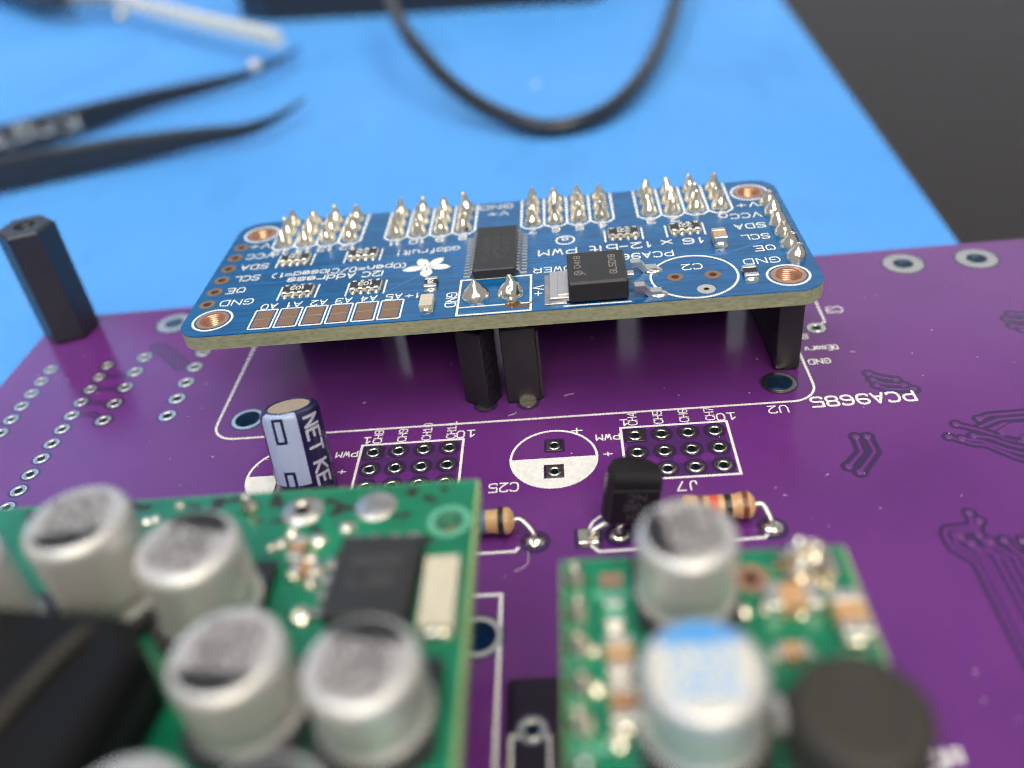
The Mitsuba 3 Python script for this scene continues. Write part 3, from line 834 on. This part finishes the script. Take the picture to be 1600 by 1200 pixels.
# power transistor
pt = part(BB + '__power_transistor')
put(pt + '__body', move(cbox(5.55, 6.1, 2.15, .20), 38.05, .65, H + .14), 'epoxy', False)
put(pt + '__tab', cat(move(cbox(2.3, 5.2, .5, .06), 34.6, .65, H + .12), move(cbox(1.35, 4.6, .18, .04), 34.9, .65, H + .62)), 'tin', False)
put(pt + '__tab_pad', move(cbox(2.1, 5.7, .12, .04), 34.0, .65, H + .01), 'solder_dull', False)
dl = LineString([(2.7, 1.0), (3.5, 1.0), (4.05, .30), (5.2, .26)]).buffer(.25, cap_style='flat', join_style='mitre')
dm = sheet(dl, -.42, .42)
dm.apply_transform(trimesh.transformations.rotation_matrix(math.pi / 2, [1, 0, 0]))
for y in (2.95, -1.65):
    put(pt + '__lead', move(dm, 38.05 + .65, y, H), 'tin', False)
    put(pt + '__solder', move(blob(.95, .65, .28, .25, int(y * 7)), 43.6, y, H), 'solder', 40)
put(pt + '__centre_stub', move(cbox(.9, .8, .5, .05), 41.1, .65, H + .8), 'tin', False)
put(pt + '__marking', sheet(unary_union([text('0418', 36.25, 1.6, 2.4, .55, 90, .09), text('GL5D18', 39.55, .75, 3.7, .62, 90, .10), ring(36.3, -.55, .42, .34), line([(36.1, -.9), (36.3, -.3), (36.6, -.85)], .08), line([(36.6, -.5), (37.0, -1.0)], .07)]), H + 2.295, H + 2.31), 'chip_print', False)

# resistor networks
def network(x, y, code, flip=False):
    p = part(BB + '__resistor_network')
    put(p + '__body', move(cbox(3.1, 1.35, .5, .06), x, y, H + .05), 'epoxy', False)
    put(p + '__base', move(cbox(3.2, 1.60, .40, .04), x, y, H + .03), 'cream', False)
    for i in range(4):
        for s in (-1, 1):
            put(p + '__contact', cat(move(cbox(.44, .34, .54, .05), x + (i - 1.5) * .8, y + s * .70, H + .02), move(blob(.24, .27, .24, .25, i + 4 * s + int(x)), x + (i - 1.5) * .8, y + s * 1.0, H)), 'solder', 35)
    put(p + '__marking', sheet(text(code, x, y, 1.35, .62, 180, .11), H + .555, H + .57), 'silk', False)
    for s in (-1, 1):
        put(p + '__outline', sheet(line([(x + s * 1.95, y - 1.3), (x + s * 1.95, y + 1.3)], .18), H + .012, H + .04), 'silk', False)


for x, y, c in ((7.75, 4.3, '103'), (14.85, 4.05, '103'), (5.8, 11.55, '221'), (13.35, 11.35, '221'), (41.35, 11.15, '221'), (47.75, 11.1, '221')):
    network(x, y, c)


def two_ended(parent, key, x, y, z, sx, sy, sz, mats, along='y', ends=.28, label=None, sold=True, round_=.07):
    """A small block with metal ends: chip capacitors and resistors."""
    p = part(parent + '__' + key, label)
    L, Wd = (sy, sx) if along == 'y' else (sx, sy)
    e = ends * L
    def place(m):
        return move(m, x, y, z, 0 if along == 'y' else 90)
    put(p + '__body', place(move(cbox(Wd * .97, L - 2 * e + .1, sz * .97, .03), 0, 0, .01)), mats[0], False)
    for s in (-1, 1):
        put(p + '__end_cap', place(move(cbox(Wd, e, sz, round_), 0, s * (L / 2 - e / 2), .01)), mats[1], 30)
        if sold:
            put(p + '__solder', place(move(blob(Wd * .52, .35, sz * .55, .2, int(abs(x * 3 + s + y))), 0, s * (L / 2 + .02), 0)), 'solder', 40)
    return p


two_ended(BB, 'ceramic_capacitor', 50.75, 7.75, H, 1.35, 2.2, 1.1, ('tan_ceramic', 'tin'))
p = two_ended(BB, 'chip_resistor', 52.45, .6, H, 1.3, 2.0, .55, ('epoxy', 'tin'))
p = two_ended(BB, 'chip_resistor', 21.6, 3.45, H, 1.3, 2.0, .55, ('epoxy', 'tin'))
put(p + '__marking', sheet(text('101', 21.6, 3.45, .9, .5, 90, .1), H + .56, H + .575), 'silk', False)
p = two_ended(BB, 'status_lamp', 21.6, -.45, H, 1.3, 2.1, .75, ('cream', 'cream'), ends=.22)

# ================================================================== GREEN BOARDS
GZ = 12.6


def can_capacitor(board_key, x, y, ztop, r, mark, ink, label, rot=0, words=('220', '35V', 'FK')):
    """A surface-mount can: black base, crimped aluminium can, printed top."""
    p = part(board_key + '__can_capacitor', label)
    b = 2 * r + .35
    base = Polygon([(-b / 2, -b / 2 + 1.1), (-b / 2 + 1.1, -b / 2), (b / 2 - 1.1, -b / 2), (b / 2, -b / 2 + 1.1), (b / 2, b / 2), (-b / 2, b / 2)])
    put(p + '__base', move(sheet(base, 0, .75), x, y, GZ + .05, rot), 'plastic', False)
    h = ztop - GZ
    prof = [(0, .76), (r * .98, .76), (r * 1.035, .88), (r * 1.04, 1.05), (r * 1.01, 1.22), (r * .95, 1.42), (r * .94, 1.70), (r * .985, 2.0)] + [(r, z) for z in np.linspace(2.3, h - .85, 4)]
    a = np.linspace(0, math.pi / 2, 8)
    prof += [(r - .62 + .62 * math.cos(t), h - .62 + .62 * math.sin(t)) for t in a]
    prof += [(r - .95, h), (r - 1.02, h - .03), (0, h - .03)]
    put(p + '__can', move(lathe(prof, 56), x, y, GZ), 'can', 50)
    put(p + '__top', move(sheet(disc(0, 0, r - .70, 20), h - .02, h + .015), x, y, GZ), 'can_top' if ink == 'ink' else 'can_white', False)
    cut_ = disc(0, 0, r - .52, 20).intersection(sbox(-9, -9, 9, -(r - .52) * .50))
    put(p + '__polarity_mark', move(sheet(cut_, h - .01, h + .035), x, y, GZ, mark), ink, False)
    w = unary_union([text(words[0], 0, 1.05, 3.1, 1.3, 0, .23), text(words[1], .1, -.62, 3.2, 1.3, 0, .23)])
    put(p + '__top_print', move(sheet(w, h + .016, h + .035), x, y, GZ, mark), 'grey_ink' if ink == 'ink' else 'pale_blue_ink', False)
    return p


def green_board(key, x0, y0, x1, y1, holes_):
    c = unary_union([disc(x, y, r, 12) for x, y, r in holes_]) if holes_ else Polygon()
    g = rrect(x0, y0, x1, y1, .35).difference(c)
    put(key + '__laminate', sheet(g.buffer(-.01), GZ - 1.6, GZ - .035), 'fr4_green', False)
    put(key + '__solder_mask', sheet(g.intersection(sbox(x0 + .12, y0 + .12, x1 - .26, y1 - .10)), GZ - .03, GZ), 'green_mask', False)


L = thing('large_green_circuit_board', 'large green circuit board crowded with silver can capacitors around a black coil', 'circuit board')
green_board(L, -15.0, -58.0, 28.15, -26.0, [(26.25, -30.15, 1.08), (15.55, -28.3, .5)])
put(L + '__mounting_hole', cat(sheet(ring(26.25, -30.15, 1.55, 1.06, 14), GZ + .003, GZ + .03), sheet(ring(26.25, -30.15, 1.1, 1.02, 14), GZ - 1.6, GZ + .04)), 'green_light', False)
put(L + '__ring_pad', cat(lathe([(.5, -1.6), (.48, .1), (.7, .32), (1.15, .25), (1.5, .04), (1.5, 0)][::-1], 28).apply_translation([15.55, -28.3, GZ])), 'solder_dull', 40)
put(L + '__round_pad', move(blob(1.55, 1.5, .32, .15, 2), 20.85, -28.25, GZ), 'solder_dull', 40)
put(L + '__solder_drop', move(joint(3, .75, 1.5), 11.6, -27.9, GZ), 'solder', 40)
k = can_capacitor(L, 5.0, -35.8, 20.2, 3.15, 8, 'ink', 'silver can capacitor with a dark mark on its near edge, tallest at the back', words=('100', '50V', 'FK'))
can_capacitor(L, 11.85, -37.0, 18.7, 3.15, 165, 'ink', 'silver can capacitor right behind the black coil')
can_capacitor(L, 16.45, -44.7, 18.4, 3.15, -6, 'ink', 'silver can capacitor with a black mark on its near edge beside the coil')
can_capacitor(L, 23.65, -45.3, 17.9, 3.15, 172, 'ink', 'silver can capacitor nearest the right edge of its board')
can_capacitor(L, -1.75, -38.8, 20.2, 3.15, 170, 'ink', 'silver can capacitor cut off at the left of the picture')
can_capacitor(L, 14.1, -53.3, 18.4, 3.15, 0, 'ink', 'silver can capacitor cut off at the bottom, beside the coil')
can_capacitor(L, 20.7, -53.5, 18.4, 3.15, 170, 'ink', 'silver can capacitor cut off at the bottom, farther right')
coil = part(L + '__coil', 'large black square coil with cut corners')
oct_ = lambda s, c: Polygon([(-s + c, -s), (s - c, -s), (s, -s + c), (s, s - c), (s - c, s), (-s + c, s), (-s, s - c), (-s, -s + c)])
cm = trimesh.convex.convex_hull(np.vstack([np.column_stack([np.array(oct_(s, c).exterior.coords), np.full(9, z)]) for s, c, z in ((6.9, 2.2, 0), (7.0, 2.2, .5), (7.0, 2.2, 4.6), (6.5, 2.2, 5.2))]))
put(coil + '__core', move(cm, 3.6, -47.5, GZ + .1, -8), 'ferrite', 25)
put(coil + '__winding_groove', move(sheet(oct_(7.1, 2.3), 0, .5), 3.6, -47.5, GZ + 2.2, -8), 'plastic', False)
put(coil + '__terminal', move(cbox(2.4, .7, 3.6, .15), 8.0, -41.6, GZ + .1, -45), 'ferrite_grey', 30)
put(coil + '__wire_end', tube(curve([(7.9, -41.9, GZ + 4.6), (7.6, -43.2, GZ + 5.45), (6.2, -46.5, GZ + 5.5), (5.2, -49.5, GZ + 5.4)], 6), .42, 10), 'ferrite_grey', 40)
ic = part(L + '__power_chip', 'square black chip behind the right silver capacitor')
put(ic + '__body', move(cbox(5.4, 6.6, 1.4, .2), 22.1, -35.9, GZ + .15, -3), 'epoxy', False)
put(ic + '__marking', move(sheet(unary_union([text('4N05', 0, 1, 3.2, .9, 0, .16), text('L28', 0, -.6, 2.6, .9, 0, .16)]), 1.56, 1.58), 22.1, -35.9, GZ, -3), 'faint_print', False)
for i in range(4):
    put(ic + '__leg', move(cbox(.9, 1.2, .35, .08), 20.1 + 1.3 * i, -32.0, GZ + .1), 'solder_dull', False)
    put(ic + '__leg', move(cbox(1.0, .8, .35, .08), 18.9, -33.8 - 1.3 * i, GZ + .1), 'solder_dull', False)
two_ended(L, 'shunt_resistor', 26.3, -37.0, GZ, 2.2, 5.6, 1.0, ('cream', 'cream'), ends=.2, label='long cream block along the right edge of its board')
for i, (x, y, r) in enumerate(((14.2, -31.9, .42), (14.8, -31.6, .5), (15.35, -30.6, .5), (16.3, -31.3, .45), (17.4, -31.5, .62), (17.1, -33.1, .55), (16.3, -34.5, .55), (17.7, -35.2, .55), (17.6, -37.9, .75), (4.2, -28.6, .5), (4.7, -28.4, .42), (6.1, -27.1, .42), (28.0 - .9, -50.0, .8), (19.2, -30.4, .6))):
    put(L + '__solder_joint', move(blob(r, r, r * .9, .25, i + 20), x, y, GZ), 'solder', 40)
for x, y, w, h in ((16.2, -32.5, 1.0, 1.9), (17.2, -34.2, 1.7, 1.0)):
    two_ended(L, 'ceramic_capacitor', x, y, GZ, w, h, .7, ('brown_ceramic', 'tin'), 'y' if h > w else 'x')
def splat(x, y, r, seed, squash=.6):
    q = np.random.default_rng(seed)
    a = np.linspace(0, 2 * math.pi, 26, endpoint=False)
    rad = r * (1 + .35 * np.sin(2 * a + q.uniform(0, 6)) + .25 * np.sin(3 * a + q.uniform(0, 6)) + .15 * np.sin(7 * a + q.uniform(0, 6)))
    return affinity.translate(affinity.rotate(Polygon(np.column_stack([rad * np.cos(a), rad * squash * np.sin(a)])), q.uniform(-30, 30)), x, y)


res = [splat(x, y, r, k) for k, (x, y, r) in enumerate(((13.4, -27.2, .75), (14.0, -29.2, .45), (17.6, -27.6, .6), (18.4, -28.4, .8), (18.9, -29.8, .5), (23.3, -27.0, .55), (24.6, -27.8, .5), (25.6, -26.9, .35), (22.9, -29.3, .5),
        (9.0, -27.0, .8), (10.1, -26.7, .5), (7.2, -27.1, .45), (3.0, -26.8, .7), (1.2, -27.0, .5), (-2.4, -26.8, .8), (-5.5, -27.0, .6), (19.3, -33.0, .6), (24.9, -31.9, .55), (12.4, -28.9, .4), (16.9, -30.2, .5)))]
put(L + '__flux_residue', sheet(unary_union(res).difference(unary_union([disc(15.55, -28.3, .6), disc(26.25, -30.15, 1.6)])), GZ + .004, GZ + .03), 'residue', False, kind='stuff')
pin_block(L + '__pin_header', -12, -28.3, 11, 1, 0.05, GZ - 1.63)
pin_block(L + '__pin_header', -12, -54.0, 15, 1, 0.05, GZ - 1.63)

R_ = thing('small_green_circuit_board', 'small green circuit board with a blue-marked can capacitor and a grey coil', 'circuit board')
green_board(R_, 33.75, -54.0, 51.5, -34.25, [(45.3, -36.6, .5)])
for i in range(6):
    m = cat(joint(60 + i, .78, 1.35, rng.uniform(-.2, .2, 2)))
    put(R_ + '__solder_joint', move(m, 34.75, -36.25 - 2.5 * i, GZ), 'solder', 40)
for i, (x, y, r) in enumerate(((35.6, -41.5, .45), (35.6, -44.0, .5), (36.6, -47.2, .6), (44.25, -39.3, .62), (46.9, -37.5, .5), (47.6, -39.5, .45))):
    put(R_ + '__solder_joint', move(blob(r, r, r, .2, i + 50), x, y, GZ), 'solder', 40)
two_ended(R_, 'ceramic_capacitor', 37.0, -42.3, GZ, 1.5, 2.6, 1.0, ('tan_ceramic', 'tin'))
two_ended(R_, 'ceramic_capacitor', 37.0, -45.3, GZ, 1.5, 2.5, 1.0, ('brown_ceramic', 'tin'))
two_ended(R_, 'ceramic_capacitor', 36.9, -39.1, GZ, 1.1, 1.9, .7, ('green_light', 'tin'))
two_ended(R_, 'ceramic_capacitor', 47.2, -38.9, GZ, 3.1, 1.7, 1.2, ('tan_ceramic', 'tin'), 'x', label='tan ceramic block lying across behind the coil')
two_ended(R_, 'ceramic_capacitor', 50.1, -40.3, GZ, 1.7, 3.2, 1.2, ('tan_ceramic', 'tin'), label='tan ceramic block along the right edge')
two_ended(R_, 'ceramic_capacitor', 46.4, -42.4, GZ, 1.9, 1.0, .8, ('tan_ceramic', 'tin'), 'x')
put(R_ + '__ring_pad', move(lathe([(.5, -1.6), (.48, .05), (1.15, .05), (1.15, 0)][::-1], 24), 45.3, -36.6, GZ), 'copper', 40)
put(R_ + '__square_pad', sheet(sbox(36.2, -36.7, 37.6, -35.6), GZ + .003, GZ + .04), 'copper', False)
clump = [blob(1.5, 1.3, 1.2, .35, 3)]
q = np.random.default_rng(11)
for i in range(15):
    a = i * .47 + q.uniform(-.2, .2)
    r0, tw, hh = q.uniform(1.3, 1.9), q.uniform(.5, 1.2), q.uniform(1.6, 2.6)
    clump.append(tube(curve([(math.cos(a) * r0, math.sin(a) * r0 * .85, 0), (math.cos(a + tw * .5) * r0 * .85, math.sin(a + tw * .5) * r0 * .75, hh * .55), (math.cos(a + tw) * .7, math.sin(a + tw) * .6, hh), (math.cos(a + tw + .7) * .35, math.sin(a + tw + .7) * .3, hh * .85)], 6), .30, 8))
put(R_ + '__wire_clump', move(cat(*clump), 48.45, -36.5, GZ), 'solder', 40, label='tangled lump of tinned wire strands in the far right corner')
can_capacitor(R_, 41.2, -38.05, 18.5, 2.85, -82, 'ink', 'plain grey can capacitor with a dark mark on its left')
can_capacitor(R_, 40.85, -46.6, 18.0, 3.15, 180, 'blue_ink', 'pale can capacitor with a blue mark and blue print', words=('330', '16V', 'FP'))
rc = part(R_ + '__coil', 'dark rounded drum coil at the near right corner')
prof = [(0, 0), (2.9, 0), (3.2, .3), (3.3, 1.2)] + [(3.35 - .8 + .8 * math.cos(t), 2.6 + .8 * math.sin(t)) for t in np.linspace(0, math.pi / 2, 8)] + [(1.9, 3.4), (1.8, 3.3), (0, 3.3)]
put(rc + '__core', move(lathe(prof, 48), 48.15, -48.1, GZ + .4), 'ferrite_grey', 40)
put(rc + '__base', move(cbox(6.7, 6.7, .9, .5), 48.15, -48.4, GZ + .03), 'ferrite_grey', 30)
put(rc + '__terminal', move(cbox(.9, 2.2, .9, .2), 44.9, -46.3, GZ + .05), 'tin', 30)
put(R_ + '__mask_line', sheet(unary_union([line([(34.3, -47.8), (37.4, -47.0)], .5), line([(37.6, -48.3), (39.0, -49.6)], .6), line([(36.4, -40.6), (37.6, -40.6)], .5), line([(36.0, -37.3), (37.6, -37.4)], .6)]), GZ + .002, GZ + .03), 'green_light', False)
pin_block(R_ + '__pin_header', 34.75, -51.5, 1, 7, 0.05, GZ - 1.63)
pin_block(R_ + '__pin_header', 50.0, -51.5, 1, 7, 0.05, GZ - 1.63)

# ================================================================== TOOLS ON THE MAT
TW = thing('tweezers', 'black tweezers with white lettering and fine bent tips lying open on the mat', 'tweezers')


def blade(path, heights, thick, z0):
    """A tapered strip standing on edge along the path, with rounded edges."""
    p = curve(np.column_stack([np.array(path, float), np.zeros(len(path))]), 8)[:, :2]
    hs = np.interp(np.linspace(0, 1, len(p)), np.linspace(0, 1, len(heights)), heights)
    t = np.gradient(p, axis=0)
    t /= np.linalg.norm(t, axis=1, keepdims=True)
    nrm = np.column_stack([-t[:, 1], t[:, 0]])
    sec = [(-.5, .12), (-.32, 0), (.32, 0), (.5, .12), (.5, .88), (.32, 1), (-.32, 1), (-.5, .88)]
    v, f = [], []
    for i in range(len(p)):
        mid = z0 + 4.2
        th = thick * min(1, .35 + hs[i] / 8)
        for a, b in sec:
            q = p[i] + nrm[i] * a * th
            v.append((q[0], q[1], mid + (b - .5) * hs[i]))
    n = len(sec)
    for i in range(len(p) - 1):
        for j in range(n):
            k = (j + 1) % n
            f += [[i * n + j, i * n + k, (i + 1) * n + k], [i * n + j, (i + 1) * n + k, (i + 1) * n + j]]
    for j in range(1, n - 1):
        f += [[0, j + 1, j], [(len(p) - 1) * n, (len(p) - 1) * n + j, (len(p) - 1) * n + j + 1]]
    m = trimesh.Trimesh(v, f, process=False)
    m.fix_normals()
    return m


tw1 = [(-190, 82), (-104, 136.7), (-89, 147.5), (-76.3, 159.1), (-63.0, 167.0), (-54.0, 173.0), (-47.0, 183.5), (-42.2, 200.5)]
tw2 = [(-185, 76), (-91, 112), (-79, 116.4), (-65.3, 120.6), (-50, 124.9), (-40.0, 126.5), (-34.7, 130.9), (-31.5, 137.9), (-29.0, 147.2)]
put(TW + '__arm', blade(tw1, [7.4, 7.4, 7, 5.0, 3.8, 2.9, 2.0, .6], 2.2, MATZ), 'tool_black', 40)
put(TW + '__arm', blade(tw2, [7.4, 7.4, 7.2, 6.6, 4.5, 3.3, 2.4, 1.5, .5], 2.2, MATZ), 'tool_black', 40)
put(TW + '__tip_glint', move(trimesh.creation.icosphere(3, 1.7), -49.6, 177.0, -8.0), 'white_print', True, label='bright glint near the upper tip, built as a white ball')  # highlight on the tip, modelled as a white ball
wd = sheet(text("King's", 0, 0, 21.0, 3.5, 180, .5), 0, .06)
wd.apply_transform(trimesh.transformations.rotation_matrix(math.pi / 2, [1, 0, 0]))
ang = math.degrees(math.atan2(147.5 - 136.7, 15))
put(TW + '__printed_word', move(wd, -97.2, 139.7, MATZ + 4.3, ang), 'white_print', False)

MT = thing('metal_tool', 'pale steel flat-bladed tool with a black handle lying at the upper left', 'hand tool')
pth = np.array([(-150, 268), (-93, 218), (-36.5, 163.5)])
put(MT + '__blade', blade([(-167.7, 322.1), (-132.0, 283.1), (-84.2, 231.4), (-45.7, 192.0)], [5.4, 5.2, 4.9, 4.6], 3.0, -9.2), 'warm_steel', 20)
put(MT + '__collar', tube([(-155.6, 292.6, -5), (-132.0, 283.1, -5)], [2.6, 2.6], 16), 'steel', 40)
put(MT + '__screw', move(trimesh.creation.icosphere(3, 2.4), -119.3, 254.7, -6), 'steel', True)
put(MT + '__handle', tube([(-293.0, 444.4, -5), (-175.3, 308.4, -5), (-155.6, 292.6, -5)], [9, 5.4, 4.2], 16), 'tool_black', 40)

CB = thing('black_cable', 'thin black cable hanging in a loop above the mat', 'cable')
cpts = [(-17.0, 214.1, 9.0), (-10.6, 186.0, 6.0), (-3.4, 159.7, 2.0), (3.3, 145.3, -2.0), (10.8, 132.8, -6.0), (19.9, 122.7, -9.5), (32.0, 115.1, -11.9), (44.1, 119.4, -11.5), (54.1, 135.7, -10.0), (62.4, 160.5, -8.0), (70.3, 194.6, -6.0), (78.8, 235.9, -4.0)]
put(CB + '__jacket', tube(curve(cpts, 10), 1.9, 14), 'cable_skin', 60)
BD = thing('black_case', 'dark flat case at the back edge of the mat, behind the cable', 'case')
bd = Polygon([(-77.5, 272), (-66, 262.5), (-20, 252.5), (30, 244), (47, 241), (80, 330), (-60, 380)]).buffer(4)
put(BD + '__lower_shell', sheet(bd, MATZ + .1, MATZ + 9), 'tool_black', 30)
put(BD + '__lid', sheet(bd.buffer(-.8), MATZ + 9.2, MATZ + 22), 'tool_black', 30)
CR_ = thing('white_spot', 'tiny white spot on the mat inside the cable loop', 'crumb')
put(CR_ + '__white_blob', move(blob(.75, .8, .6, .3, 4), 29.3, 153.8, MATZ), 'white_print', 40)  # small white blob on the mat
